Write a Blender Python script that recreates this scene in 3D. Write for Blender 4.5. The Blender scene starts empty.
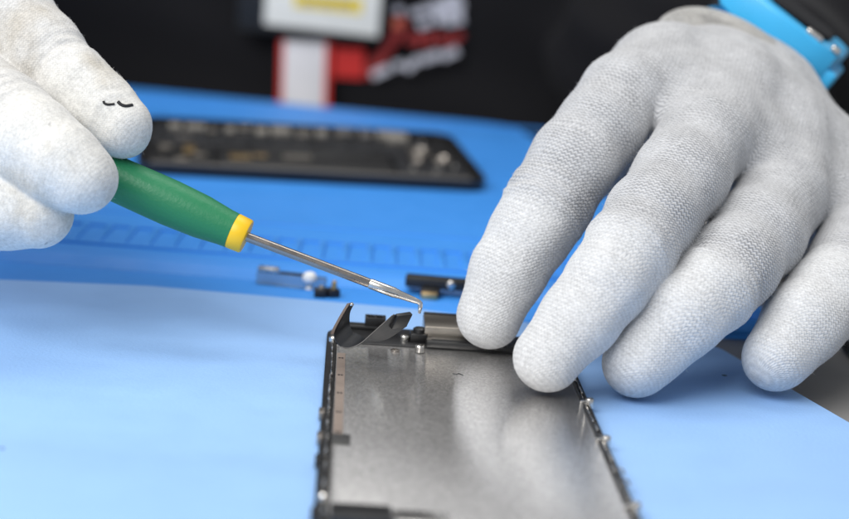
import bpy, bmesh, math, random
import numpy as np
import openvdb
from mathutils import Vector, Matrix
random.seed(7)
rng = np.random.default_rng(7)

# ------------------------------------------------------------------ basics
S = 0.01                                   # everything below is written in centimetres
scene = bpy.context.scene
COL = scene.collection
PITCH, ROLL, FPX = math.radians(12.0), math.atan(0.08), 1720.0
CAM = Vector((0, 0, 13.1))
fwd = Vector((0, math.cos(PITCH), -math.sin(PITCH)))
r0 = Vector((1, 0, 0)); u0 = Vector((0, math.sin(PITCH), math.cos(PITCH)))
cx = math.cos(ROLL) * r0 + math.sin(ROLL) * u0
cy = -math.sin(ROLL) * r0 + math.cos(ROLL) * u0

def ray(px, py):
    return fwd + cx * ((px - 424.5) / FPX) - cy * ((py - 259.5) / FPX)
def P(px, py, z):                          # a point at depth z
    return CAM + ray(px, py) * z
def G(px, py, h=0.0):                      # a point on the level plane at height h
    d = ray(px, py); return CAM + d * ((h - CAM.z) / d.z)
def W(px, py, Y):                          # a point on the upright plane at distance Y
    d = ray(px, py); return CAM + d * (Y / d.y)
def V(*a): return Vector(a)

# ------------------------------------------------------------------ object helpers
def put(name, me, mat=None, parent=None, smooth=True):
    o = bpy.data.objects.new(name, me); COL.objects.link(o)
    if mat: me.materials.append(mat)
    if smooth:
        for p in me.polygons: p.use_smooth = True
    if parent: o.parent = parent
    return o
def tag(o, label=None, cat=None, group=None, kind=None):
    if label: o['label'] = label
    if cat: o['category'] = cat
    if group: o['group'] = group
    if kind: o['kind'] = kind
    return o
def thing(name, label, cat, group=None):
    o = bpy.data.objects.new(name, None); COL.objects.link(o); o.empty_display_size = 0.01
    return tag(o, label, cat, group)
def fin(bm, name, mat, parent=None, smooth=True, angle=35):
    bmesh.ops.recalc_face_normals(bm, faces=bm.faces)
    for v in bm.verts: v.co *= S
    me = bpy.data.meshes.new(name); bm.to_mesh(me); bm.free()
    o = put(name, me, mat, parent, smooth)
    if smooth:
        try: me.set_sharp_from_angle(angle=math.radians(angle))
        except Exception: pass
    return o

I4 = Matrix.Identity(4)
def box(bm, lo, hi, M=I4, bev=0.0, seg=2):
    t = bmesh.new()
    bmesh.ops.create_cube(t, size=1)
    for v in t.verts:
        v.co = Vector([(lo[i] + hi[i]) / 2 + v.co[i] * (hi[i] - lo[i]) for i in range(3)])
    if bev: bmesh.ops.bevel(t, geom=t.edges[:], offset=bev, segments=seg, profile=0.5, affect='EDGES')
    bmesh.ops.transform(t, matrix=M, verts=t.verts)
    join(bm, t)
def join(bm, t):
    me = bpy.data.meshes.new('tmp'); t.to_mesh(me); t.free(); bm.from_mesh(me); bpy.data.meshes.remove(me)
def prism(bm, pts, c0, c1, M=I4, bev=0.0, seg=2):
    t = bmesh.new()
    a = [t.verts.new((p[0], p[1], c0)) for p in pts]; b = [t.verts.new((p[0], p[1], c1)) for p in pts]
    n = len(pts)
    t.faces.new(a[::-1]); t.faces.new(b)
    for i in range(n): t.faces.new((a[i], a[(i + 1) % n], b[(i + 1) % n], b[i]))
    bmesh.ops.recalc_face_normals(t, faces=t.faces)
    if bev:
        es = [e for e in t.edges if abs(e.verts[0].co.z - e.verts[1].co.z) < 1e-6]
        bmesh.ops.bevel(t, geom=es, offset=bev, segments=seg, profile=0.5, affect='EDGES')
    bmesh.ops.transform(t, matrix=M, verts=t.verts)
    join(bm, t)
def rrect(x0, y0, x1, y1, r, n=7):
    out = []
    for (x, y, a0) in ((x1 - r, y1 - r, 0), (x0 + r, y1 - r, 90), (x0 + r, y0 + r, 180), (x1 - r, y0 + r, 270)):
        for k in range(n + 1):
            a = math.radians(a0 + 90 * k / n); out.append((x + r * math.cos(a), y + r * math.sin(a)))
    return out
def axis_matrix(p, d):
    d = d.normalized(); q = d.to_track_quat('Z', 'Y')
    return Matrix.Translation(p) @ q.to_matrix().to_4x4()
def lathe(bm, prof, M=I4, n=40):           # prof: (radius, height)
    rings = []
    for r, h in prof:
        if r < 1e-5: rings.append([bm.verts.new(M @ V(0, 0, h))])
        else: rings.append([bm.verts.new(M @ V(r * math.cos(2 * math.pi * k / n), r * math.sin(2 * math.pi * k / n), h)) for k in range(n)])
    for A, B in zip(rings, rings[1:]):
        for k in range(n):
            k2 = (k + 1) % n
            if len(A) == 1 and len(B) == 1: continue
            if len(A) == 1: bm.faces.new((A[0], B[k2], B[k]))
            elif len(B) == 1: bm.faces.new((A[k], A[k2], B[0]))
            else: bm.faces.new((A[k], A[k2], B[k2], B[k]))
def tube(bm, pts, rad, n=12):
    pts = [Vector(p) for p in pts]; rings = []
    rads = rad if isinstance(rad, (list, tuple)) else [rad] * len(pts)
    ref = None
    for i, p in enumerate(pts):
        d = (pts[min(i + 1, len(pts) - 1)] - pts[max(i - 1, 0)]).normalized()
        if ref is None: ref = d.orthogonal().normalized()
        ref = (ref - d * ref.dot(d)).normalized(); b = d.cross(ref)
        rings.append([bm.verts.new(p + (ref * math.cos(2 * math.pi * k / n) + b * math.sin(2 * math.pi * k / n)) * rads[i]) for k in range(n)])
    for A, B in zip(rings, rings[1:]):
        for k in range(n): bm.faces.new((A[k], A[(k + 1) % n], B[(k + 1) % n], B[k]))
    bm.faces.new(rings[0][::-1]); bm.faces.new(rings[-1])
def ribbon(bm, prof, width_vec, thick):
    """prof: list of 3-D points; swept sideways by width_vec (vector or one per point), with real thickness"""
    prof = [Vector(p) for p in prof]; n = len(prof)
    wv = width_vec if isinstance(width_vec, list) else [width_vec] * n
    rows = []
    for i, p in enumerate(prof):
        d = (prof[min(i + 1, n - 1)] - prof[max(i - 1, 0)]).normalized()
        nn = d.cross(wv[i]).normalized() * (thick / 2)
        rows.append([bm.verts.new(q) for q in (p + nn, p + wv[i] + nn, p + wv[i] - nn, p - nn)])
    for A, B in zip(rows, rows[1:]):
        for k in range(4): bm.faces.new((A[k], A[(k + 1) % 4], B[(k + 1) % 4], B[k]))
    bm.faces.new(rows[0][::-1]); bm.faces.new(rows[-1])
def spline(pts, n=8):
    pts = [Vector(p) for p in pts]; out = []
    for i in range(len(pts) - 1):
        p0 = pts[max(i - 1, 0)]; p1 = pts[i]; p2 = pts[i + 1]; p3 = pts[min(i + 2, len(pts) - 1)]
        for k in range(n):
            t = k / n
            out.append(0.5 * ((2 * p1) + (p2 - p0) * t + (2 * p0 - 5 * p1 + 4 * p2 - p3) * t * t + (3 * p1 - p0 - 3 * p2 + p3) * t ** 3))
    out.append(pts[-1]); return out

# ------------------------------------------------------------------ materials
def mat(name, base=(0.5, 0.5, 0.5), rough=0.5, metal=0.0, spec=0.5, var=0.0, vscale=60, bump=0.0, bscale=300, coat=0.0, rvar=0.0, trans=0.0, sheen=0.0, rscale=None):
    m = bpy.data.materials.new(name); m.use_nodes = True
    nt = m.node_tree; N = nt.nodes; L = nt.links; b = N['Principled BSDF']
    b.inputs['Base Color'].default_value = (*base, 1); b.inputs['Roughness'].default_value = rough
    b.inputs['Metallic'].default_value = metal; b.inputs['Specular IOR Level'].default_value = spec
    b.inputs['Coat Weight'].default_value = coat
    b.inputs['Transmission Weight'].default_value = trans
    b.inputs['Sheen Weight'].default_value = sheen
    tc = N.new('ShaderNodeTexCoord')
    def noise(scale, detail=4, rough_=0.6):
        n = N.new('ShaderNodeTexNoise'); n.inputs['Scale'].default_value = scale; n.inputs['Detail'].default_value = detail
        n.inputs['Roughness'].default_value = rough_; L.new(tc.outputs['Object'], n.inputs['Vector']); return n
    if var:
        n = noise(vscale); mr = N.new('ShaderNodeMapRange')
        mr.inputs['From Min'].default_value = 0.3; mr.inputs['From Max'].default_value = 0.7
        mr.inputs['To Min'].default_value = 1 - var; mr.inputs['To Max'].default_value = 1 + var
        L.new(n.outputs['Fac'], mr.inputs['Value'])
        vm = N.new('ShaderNodeVectorMath'); vm.operation = 'SCALE'; vm.inputs[0].default_value = base
        L.new(mr.outputs['Result'], vm.inputs['Scale']); L.new(vm.outputs['Vector'], b.inputs['Base Color'])
    if rvar:
        n = noise(rscale or vscale * 1.7); mr = N.new('ShaderNodeMapRange')
        mr.inputs['From Min'].default_value = 0.3; mr.inputs['From Max'].default_value = 0.7
        mr.inputs['To Min'].default_value = max(0.03, rough - rvar); mr.inputs['To Max'].default_value = min(1, rough + rvar)
        L.new(n.outputs['Fac'], mr.inputs['Value']); L.new(mr.outputs['Result'], b.inputs['Roughness'])
    if bump:
        n = noise(bscale, 3); bn = N.new('ShaderNodeBump'); bn.inputs['Strength'].default_value = bump; bn.inputs['Distance'].default_value = 0.0006
        L.new(n.outputs['Fac'], bn.inputs['Height']); L.new(bn.outputs['Normal'], b.inputs['Normal'])
    return m

def mat_mat(name, base, speck=(0.02, 0.03, 0.05), rough=0.5, thr=0.06):
    """silicone work mat: soft mottling, faint scuffs, a few dark specks of dirt"""
    m = mat(name, base, rough, 0, 0.4, bump=0.25, bscale=900, rvar=0.08, vscale=40)
    nt = m.node_tree; N = nt.nodes; L = nt.links; b = N['Principled BSDF']; tc = N['Texture Coordinate']
    n = N.new('ShaderNodeTexNoise'); n.inputs['Scale'].default_value = 9; n.inputs['Detail'].default_value = 5
    mp = N.new('ShaderNodeMapping'); mp.inputs['Scale'].default_value = (0.5, 2.2, 1); mp.inputs['Rotation'].default_value = (0, 0, 0.15)
    L.new(tc.outputs['Object'], mp.inputs['Vector']); L.new(mp.outputs['Vector'], n.inputs['Vector'])
    mr = N.new('ShaderNodeMapRange'); mr.inputs['From Min'].default_value = 0.3; mr.inputs['From Max'].default_value = 0.7
    mr.inputs['To Min'].default_value = 0.95; mr.inputs['To Max'].default_value = 1.05; L.new(n.outputs['Fac'], mr.inputs['Value'])
    vm = N.new('ShaderNodeVectorMath'); vm.operation = 'SCALE'; vm.inputs[0].default_value = base; L.new(mr.outputs['Result'], vm.inputs['Scale'])
    vo = N.new('ShaderNodeTexVoronoi'); vo.inputs['Scale'].default_value = 55; vo.inputs['Randomness'].default_value = 1
    L.new(tc.outputs['Object'], vo.inputs['Vector'])
    sel = N.new('ShaderNodeSeparateColor'); L.new(vo.outputs['Color'], sel.inputs['Color'])
    th = N.new('ShaderNodeMath'); th.operation = 'MULTIPLY'; th.inputs[1].default_value = thr        # radius differs per cell
    p = N.new('ShaderNodeMath'); p.operation = 'POWER'; p.inputs[1].default_value = 6; L.new(sel.outputs['Red'], p.inputs[0])
    L.new(p.outputs[0], th.inputs[0])
    lt = N.new('ShaderNodeMath'); lt.operation = 'LESS_THAN'; L.new(vo.outputs['Distance'], lt.inputs[0]); L.new(th.outputs[0], lt.inputs[1])
    mx = N.new('ShaderNodeMix'); mx.data_type = 'RGBA'; L.new(lt.outputs[0], mx.inputs['Factor'])
    L.new(vm.outputs['Vector'], mx.inputs['A']); mx.inputs['B'].default_value = (*speck, 1)
    L.new(mx.outputs['Result'], b.inputs['Base Color'])
    return m

def knit_mat(name, yarn, coated, warm=None, row=0.112, colw=0.125, depth=1.15, dk=0.78):
    """fine knitted glove: zigzag stitch rows in the 'knit' UV (cm), white coated fingertips by the 'coat' attribute"""
    m = bpy.data.materials.new(name); m.use_nodes = True
    nt = m.node_tree; N = nt.nodes; L = nt.links; b = N['Principled BSDF']
    b.inputs['Roughness'].default_value = 0.85; b.inputs['Specular IOR Level'].default_value = 0.25
    b.inputs['Sheen Weight'].default_value = 0.25; b.inputs['Sheen Roughness'].default_value = 0.5
    tc = N.new('ShaderNodeTexCoord'); uv = N.new('ShaderNodeUVMap'); uv.uv_map = 'knit'
    def math_(op, a, c=None, d=None):
        n = N.new('ShaderNodeMath'); n.operation = op
        for i, x in enumerate((a, c, d)):
            if x is None: continue
            if isinstance(x, (int, float)): n.inputs[i].default_value = x
            else: L.new(x, n.inputs[i])
        return n.outputs[0]
    def noise(scale, detail=3, vec=None, rgh=0.5):
        n = N.new('ShaderNodeTexNoise'); n.inputs['Scale'].default_value = scale; n.inputs['Detail'].default_value = detail
        n.inputs['Roughness'].default_value = rgh
        L.new(vec if vec else tc.outputs['Object'], n.inputs['Vector']); return n.outputs['Fac']
    at = N.new('ShaderNodeAttribute'); at.attribute_name = 'coat'; at.attribute_type = 'GEOMETRY'; coat = at.outputs['Fac']
    sp = N.new('ShaderNodeSeparateXYZ'); L.new(uv.outputs['UV'], sp.inputs[0])
    wob = noise(260, 2); wob2 = noise(120, 3)
    u = math_('ADD', sp.outputs['X'], math_('MULTIPLY', math_('SUBTRACT', wob, 0.5), 0.09))
    v = math_('ADD', sp.outputs['Y'], math_('MULTIPLY', math_('SUBTRACT', wob2, 0.5), 0.22))
    uc = math_('DIVIDE', u, colw)
    tri = math_('PINGPONG', uc, 0.5)                                     # 0..0.5
    vr = math_('ADD', math_('DIVIDE', v, row), math_('MULTIPLY', tri, 0.9))
    s = math_('SINE', math_('MULTIPLY', vr, 2 * math.pi))
    rowh = math_('MULTIPLY_ADD', s, 0.5, 0.5)
    colh = math_('MULTIPLY_ADD', math_('SINE', math_('MULTIPLY', uc, 2 * math.pi)), 0.2, 0.8)
    h0 = math_('MULTIPLY', math_('POWER', rowh, 0.7), colh)
    fib = noise(900, 4, rgh=0.7)
    h = math_('ADD', h0, math_('MULTIPLY', fib, 0.9))
    keep = math_('MULTIPLY_ADD', coat, -0.6, 1.0)
    patch = math_('MULTIPLY_ADD', noise(110, 4), 1.9, -0.1)
    amp = math_('MULTIPLY', keep, patch)
    # colour
    dark = math_('MULTIPLY', math_('SUBTRACT', 1.0, rowh), amp)
    fac = math_('MULTIPLY', math_('POWER', math_('SUBTRACT', 1.0, h0), 1.6), math_('MULTIPLY', amp, dk))
    mixc = N.new('ShaderNodeMix'); mixc.data_type = 'RGBA'; L.new(coat, mixc.inputs['Factor'])
    mixc.inputs['A'].default_value = (*yarn, 1); mixc.inputs['B'].default_value = (*coated, 1)
    fl = N.new('ShaderNodeMix'); fl.data_type = 'RGBA'; fl.blend_type = 'MULTIPLY'; L.new(fac, fl.inputs['Factor'])
    L.new(mixc.outputs['Result'], fl.inputs['A']); fl.inputs['B'].default_value = (0.38, 0.385, 0.40, 1)
    grain = N.new('ShaderNodeMapRange'); L.new(noise(850, 3, rgh=0.8), grain.inputs['Value'])
    grain.inputs['From Min'].default_value = 0.3; grain.inputs['From Max'].default_value = 0.7
    grain.inputs['To Min'].default_value = 0.79; grain.inputs['To Max'].default_value = 1.12
    vm = N.new('ShaderNodeVectorMath'); vm.operation = 'SCALE'; L.new(fl.outputs['Result'], vm.inputs[0]); L.new(grain.outputs['Result'], vm.inputs['Scale'])
    last = vm.outputs['Vector']
    if warm:                                                            # grubby handling marks
        dm = N.new('ShaderNodeMix'); dm.data_type = 'RGBA'; dm.blend_type = 'MULTIPLY'
        st = N.new('ShaderNodeMapRange'); L.new(noise(55, 4), st.inputs['Value'])
        st.inputs['From Min'].default_value = 0.5; st.inputs['From Max'].default_value = 0.75; st.inputs['To Max'].default_value = 0.9
        L.new(st.outputs['Result'], dm.inputs['Factor']); L.new(last, dm.inputs['A']); dm.inputs['B'].default_value = (*warm, 1)
        last = dm.outputs['Result']
    if warm:                                                            # small dark smudges
        sm_ = N.new('ShaderNodeMapRange'); L.new(noise(150, 3, rgh=0.6), sm_.inputs['Value'])
        sm_.inputs['From Min'].default_value = 0.69; sm_.inputs['From Max'].default_value = 0.76; sm_.inputs['To Max'].default_value = 0.75
        dm = N.new('ShaderNodeMix'); dm.data_type = 'RGBA'; L.new(sm_.outputs['Result'], dm.inputs['Factor'])
        L.new(last, dm.inputs['A']); dm.inputs['B'].default_value = (0.12, 0.12, 0.13, 1); last = dm.outputs['Result']
    L.new(last, b.inputs['Base Color'])
    hb = math_('MULTIPLY', h, math_('MULTIPLY_ADD', amp, 0.8, 0.2))
    bn = N.new('ShaderNodeBump'); bn.inputs['Strength'].default_value = 0.5 * depth; bn.inputs['Distance'].default_value = 0.0005
    L.new(hb, bn.inputs['Height'])
    b2 = N.new('ShaderNodeBump'); b2.inputs['Strength'].default_value = 0.35; b2.inputs['Distance'].default_value = 0.0025
    L.new(noise(75, 3), b2.inputs['Height']); L.new(b2.outputs['Normal'], bn.inputs['Normal'])
    L.new(bn.outputs['Normal'], b.inputs['Normal'])
    return m

M = {}
M['desk'] = mat('grey_desk', (0.23, 0.225, 0.22), 0.5, var=0.06, vscale=30, bump=0.1, bscale=600)
M['pale_mat'] = mat_mat('pale_blue_silicone', (0.31, 0.53, 0.90), rough=0.55)
M['blue_mat'] = mat_mat('blue_silicone', (0.045, 0.275, 0.78), rough=0.5, thr=0.02)
M['black_plastic'] = mat('black_plastic', (0.012, 0.012, 0.013), 0.38, var=0.2, rvar=0.1, bump=0.1)
M['black_flex'] = mat('black_flex_film', (0.008, 0.009, 0.012), 0.33, spec=0.5, bump=0.12, bscale=250, rvar=0.08)
M['brown_flex'] = mat('brown_flex_edge', (0.10, 0.07, 0.055), 0.35)
M['steel'] = mat('bright_steel', (0.62, 0.60, 0.57), 0.25, 1.0, rvar=0.1, vscale=200)
M['shaft_steel'] = mat('shaft_steel', (0.32, 0.29, 0.265), 0.28, 1.0, var=0.15, vscale=150, rvar=0.1)
M['dull_steel'] = mat('dull_steel', (0.36, 0.33, 0.30), 0.38, 1.0, var=0.12, vscale=120, rvar=0.1)
M['shield'] = mat('shield_metal', (0.42, 0.38, 0.33), 0.33, 1.0, var=0.1, vscale=150)
M['pale_can'] = mat('pale_shield', (0.30, 0.28, 0.25), 0.4, 0.35, var=0.15, vscale=150)
M['rim_gray'] = mat('rim_gray', (0.13, 0.125, 0.12), 0.5, 0.3)
M['gold'] = mat('gold_contact', (0.62, 0.44, 0.22), 0.35, 1.0, var=0.2, vscale=300)
M['tape'] = mat('pinkish_tape', (0.36, 0.29, 0.25), 0.45, 0.5, var=0.1, vscale=150)
M['dark_tab'] = mat('dark_tab', (0.05, 0.05, 0.05), 0.42)
M['green'] = mat_mat('green_grip', (0.018, 0.19, 0.08), rough=0.45, thr=0.06)
M['yellow'] = mat('yellow_collar', (0.85, 0.52, 0.012), 0.42, var=0.05)
M['jacket'] = mat('black_jacket', (0.006, 0.006, 0.008), 0.85, spec=0.2, bump=0.5, bscale=120, sheen=0.02)
M['white_print'] = mat('white_print', (0.42, 0.43, 0.50), 0.6, var=0.15, vscale=40)
M['red_print'] = mat('red_print', (0.48, 0.010, 0.008), 0.6, var=0.1)
M['dark_red'] = mat('dark_red_print', (0.24, 0.010, 0.010), 0.6, var=0.1)
M['orange'] = mat('orange_print', (0.50, 0.11, 0.06), 0.5)
M['badge_card'] = mat('badge_card', (0.78, 0.79, 0.76), 0.45, var=0.03)
M['badge_black'] = mat('badge_holder', (0.008, 0.008, 0.008), 0.4)
M['badge_yellow'] = mat('badge_yellow', (0.78, 0.60, 0.03), 0.5)
M['strap_white'] = mat('strap_white', (0.66, 0.66, 0.70), 0.6, var=0.05)
M['red_edge'] = mat('strap_red', (0.55, 0.012, 0.008), 0.6)
M['turquoise'] = mat('turquoise_resin', (0.045, 0.43, 0.80), 0.36, var=0.04, coat=0.1)
M['pale_turq'] = mat('pale_turquoise', (0.22, 0.60, 0.72), 0.4)
M['dial'] = mat('dark_dial', (0.008, 0.008, 0.010), 0.55, spec=0.2)
M['white_nylon'] = mat('white_nylon', (0.85, 0.85, 0.83), 0.35)
M['clear'] = mat('clear_film', (0.55, 0.64, 0.68), 0.12, spec=0.5, trans=0.9)
M['ink'] = mat('black_thread', (0.012, 0.012, 0.014), 0.7)
M['chip'] = mat('dark_chip', (0.010, 0.011, 0.014), 0.5)
M['battery'] = mat('battery_wrap', (0.010, 0.010, 0.011), 0.5, var=0.2, vscale=80)
M['fibre'] = mat('loose_fibre', (0.58, 0.585, 0.595), 0.8, spec=0.2)
M['knit_right'] = knit_mat('grey_knit', (0.56, 0.565, 0.58), (0.635, 0.64, 0.648))
M['knit_left'] = knit_mat('white_knit', (0.64, 0.632, 0.615), (0.70, 0.69, 0.66), warm=(0.74, 0.68, 0.58), row=0.085, colw=0.09, depth=0.35, dk=0.3)
M['cuff'] = knit_mat('cuff_rib', (0.46, 0.45, 0.43), (0.46, 0.45, 0.43), row=0.10, colw=0.14)

def plate_mat():
    """brushed backplate: fine sparkle grain, soft wipe marks"""
    m = mat('brushed_backplate', (0.82, 0.80, 0.785), 0.36, 0.91)
    nt = m.node_tree; N = nt.nodes; L = nt.links; b = N['Principled BSDF']; tc = N['Texture Coordinate']
    n = N.new('ShaderNodeTexNoise'); n.inputs['Scale'].default_value = 1700; n.inputs['Detail'].default_value = 2; L.new(tc.outputs['Object'], n.inputs['Vector'])
    mr = N.new('ShaderNodeMapRange'); mr.inputs['From Min'].default_value = 0.3; mr.inputs['From Max'].default_value = 0.7
    mr.inputs['To Min'].default_value = 0.66; mr.inputs['To Max'].default_value = 1.24; L.new(n.outputs['Fac'], mr.inputs['Value'])
    vm = N.new('ShaderNodeVectorMath'); vm.operation = 'SCALE'; vm.inputs[0].default_value = (0.82, 0.80, 0.785)
    L.new(mr.outputs['Result'], vm.inputs['Scale']); L.new(vm.outputs['Vector'], b.inputs['Base Color'])
    n2 = N.new('ShaderNodeTexNoise'); n2.inputs['Scale'].default_value = 30; n2.inputs['Detail'].default_value = 4; L.new(tc.outputs['Object'], n2.inputs['Vector'])
    m2 = N.new('ShaderNodeMapRange'); m2.inputs['From Min'].default_value = 0.35; m2.inputs['From Max'].default_value = 0.7
    m2.inputs['To Min'].default_value = 0.20; m2.inputs['To Max'].default_value = 0.235; L.new(n2.outputs['Fac'], m2.inputs['Value'])
    L.new(m2.outputs['Result'], b.inputs['Roughness'])
    b.inputs['Anisotropic'].default_value = 0.72
    tg = N.new('ShaderNodeCombineXYZ')
    for i_ in range(3): tg.inputs[i_].default_value = GRAIN[i_]
    L.new(tg.outputs[0], b.inputs['Tangent'])
    bn = N.new('ShaderNodeBump'); bn.inputs['Strength'].default_value = 0.05; bn.inputs['Distance'].default_value = 0.0002
    L.new(n.outputs['Fac'], bn.inputs['Height']); L.new(bn.outputs['Normal'], b.inputs['Normal'])
    return m
GRAIN = (G(313, 519, 0) - G(327.5, 326, 0)).normalized()         # brushed across the screen
M['plate'] = plate_mat()

# ------------------------------------------------------------------ camera
cd = bpy.data.cameras.new('camera'); cam = bpy.data.objects.new('camera', cd); COL.objects.link(cam); scene.camera = cam
mw = Matrix((cx, cy, -fwd)).transposed().to_4x4(); mw.translation = CAM * S; cam.matrix_world = mw
cd.sensor_width = 36; cd.lens = FPX / 849 * 36; cd.clip_start = 0.01; cd.clip_end = 50
cd.dof.use_dof = True; cd.dof.focus_distance = 0.478; cd.dof.aperture_fstop = 8.4; cd.dof.aperture_blades = 0

# ------------------------------------------------------------------ light
w = bpy.data.worlds.new('World'); scene.world = w; w.use_nodes = True
bg = w.node_tree.nodes['Background']; bg.inputs['Color'].default_value = (0.93, 0.96, 1.0, 1); bg.inputs['Strength'].default_value = 0.45
def area(name, loc, tgt, sx, sy, power, color=(1, 1, 1)):
    l = bpy.data.lights.new(name, 'AREA'); l.shape = 'RECTANGLE'; l.size = sx; l.size_y = sy; l.energy = power; l.color = color
    o = bpy.data.objects.new(name, l); COL.objects.link(o); o.location = loc
    o.rotation_euler = (Vector(tgt) - Vector(loc)).to_track_quat('-Z', 'Y').to_euler(); return o
area('ceiling_panel', (-0.75, -0.45, 1.15), (0.0, 0.5, 0.0), 1.4, 1.0, 34, (1.0, 0.985, 0.96))
area('ceiling_panel', (0.2, 1.2, 2.0), (0.0, 0.6, 0.0), 1.4, 0.8, 14, (1.0, 0.98, 0.95))
scene.view_settings.view_transform = 'Standard'; scene.view_settings.look = 'None'; scene.view_settings.gamma = 1
scene.view_settings.exposure = 0.0

# ------------------------------------------------------------------ desk and mats
DZ = -0.35
HT = 0.34
FAR_Y = min(G(-330, 42, HT).y, G(530, 127, HT).y); print('far', G(-330, 42, HT).y, G(530, 127, HT).y)
bm = bmesh.new(); box(bm, (-75, -10, DZ - 3), (75, FAR_Y - 0.3, DZ), bev=0.25)
tag(fin(bm, 'desk', M['desk']), kind='structure')

# pale foreground mat
far_l, far_m, far_m2, far_r = G(-260, 268), G(150, 285.5), G(420, 309), G(716, 345)
e2 = G(849, 421.5); rd = (e2 - far_r).normalized()
near_r = far_r + rd * 40
bm = bmesh.new()
cornr = [far_r + (far_m2 - far_r).normalized() * 0.5, far_r + (far_m2 - far_r).normalized() * 0.12 + rd * 0.12, far_r + rd * 0.5]
pts = [far_l, far_m, far_m2] + cornr + [near_r, V(near_r.x, -6, 0), V(-30, -6, 0)]
prism(bm, [(p.x, p.y) for p in pts], DZ + 0.004, 0, bev=0.06, seg=3)
o = fin(bm, 'work_mat', M['pale_mat'])
tag(o, 'pale blue silicone work mat in the foreground under the opened phone screen', 'mat')

# blue organiser mat behind: raised slab, sunken front trough, ruler-like row of little cells
HT = 0.34
tray = thing('organizer_mat', 'darker blue organiser mat with raised rear and a parts trough, behind the pale mat', 'mat')
fl, fr = G(-330, 42, HT), G(519, 126, HT)                  # far edge
nl, nr = G(-300, 221, HT), G(745, 301, HT)                 # near edge of raised slab
def lerp(a, b, t): return a + (b - a) * t
fdir = (fr - fl).normalized(); sdir = (nr - fr).normalized()
corner = [fr - fdir * 2.0, fr - fdir * 0.9 + sdir * 0.35, fr - fdir * .25 + sdir * 1.5, fr + sdir * 4]
top = [nl, fl] + corner + [nr]
bm = bmesh.new(); prism(bm, [(p.x, p.y) for p in top], DZ + 0.005, HT, bev=0.12, seg=3)
body = fin(bm, 'raised_slab', M['blue_mat'], tray)
tl, tr = G(-300, 268, -0.1), G(762, 334, -0.1)
bm = bmesh.new()
prism(bm, [(p.x, p.y) for p in (tl + V(0, -1.2, 0), nl + V(0, .6, 0), nr + V(0.3, .6, 0), tr + V(0, 0, 0), tr + V(-6, -.6, 0))], DZ + 0.004, -0.08, bev=0.05)
fin(bm, 'trough', M['blue_mat'], tray)
# soft slope from the raised slab down into the trough
bm = bmesh.new()
sf = V((nr - nl).y, -(nr - nl).x, 0).normalized() * 0.75
A0 = [nl + V(0, .3, -.05), nl + V(0, -.02, -0.045), nl + sf * .45 + V(0, 0, -.16), nl + sf + V(0, 0, -HT - 0.075), nl + V(0, .3, -HT - 0.075)]
B0 = [nr + V(0, .3, -.05), nr + V(0, -.02, -0.045), nr + sf * .45 + V(0, 0, -.16), nr + sf + V(0, 0, -HT - 0.075), nr + V(0, .3, -HT - 0.075)]
A0 = [bm.verts.new(p) for p in A0]; B0 = [bm.verts.new(p) for p in B0]
for k in range(5): bm.faces.new((A0[k], A0[(k + 1) % 5], B0[(k + 1) % 5], B0[k]))
bm.faces.new(A0[::-1]); bm.faces.new(B0)
fin(bm, 'sloped_edge', M['blue_mat'], tray, True, 60)
# lip at the right end of the trough
bm = bmesh.new()
a_, b_ = tr + V(0.1, 0.1, 0), nr + V(0.25, 0.0, 0)
tube(bm, spline([V(a_.x - 5.2, a_.y - .35, 0.05), V(a_.x - 0.8, a_.y, 0.05), V(a_.x, a_.y + 0.5, 0.05), V(b_.x, b_.y + .5, 0.1)], 6), 0.30, 10)
fin(bm, 'end_lip', M['blue_mat'], tray)
# ladder of cells moulded along the front of the raised slab
bm = bmesh.new()
f0 = nl + V(0, 0.9, 0); fd = (nr - nl).normalized(); fn = V(-fd.y, fd.x, 0)
Lr = (nr - nl).length
Mf = Matrix((fd, fn, V(0, 0, 1))).transposed().to_4x4(); Mf.translation = V(nl.x, nl.y, HT)
for (y0, y1) in ((1.0, 1.3), (4.2, 4.5)):
    box(bm, (1, y0, -0.05), (Lr - 1, y1, 0.10), Mf, 0.04)
k = 1.0
while k < Lr - 1.3:
    box(bm, (k, 1.28, -0.05), (k + 0.26, 4.22, 0.09), Mf, 0.035); k += 0.86
fin(bm, 'cell_ridges', M['blue_mat'], tray)
for (y0, y1) in ((7.0, 7.35), (40.5, 40.9)):               # long low rims of the flat rear tray
    bm = bmesh.new(); box(bm, (1, y0, -0.05), (Lr - 4, y1, 0.06), Mf, 0.05); fin(bm, 'tray_rim', M['blue_mat'], tray)

# ------------------------------------------------------------------ opened phone screen (lying face down)
TL, BL = G(327.5, 326, 0.2), G(313, 519, 0.2)
TL.z = BL.z = 0.0
vy = (BL - TL).normalized(); vx = V(-vy.y, vy.x, 0)
if vx.x < 0: vx = -vx
LM = Matrix((vx, vy, vx.cross(vy))).transposed().to_4x4()
UP = 1.0
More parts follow.
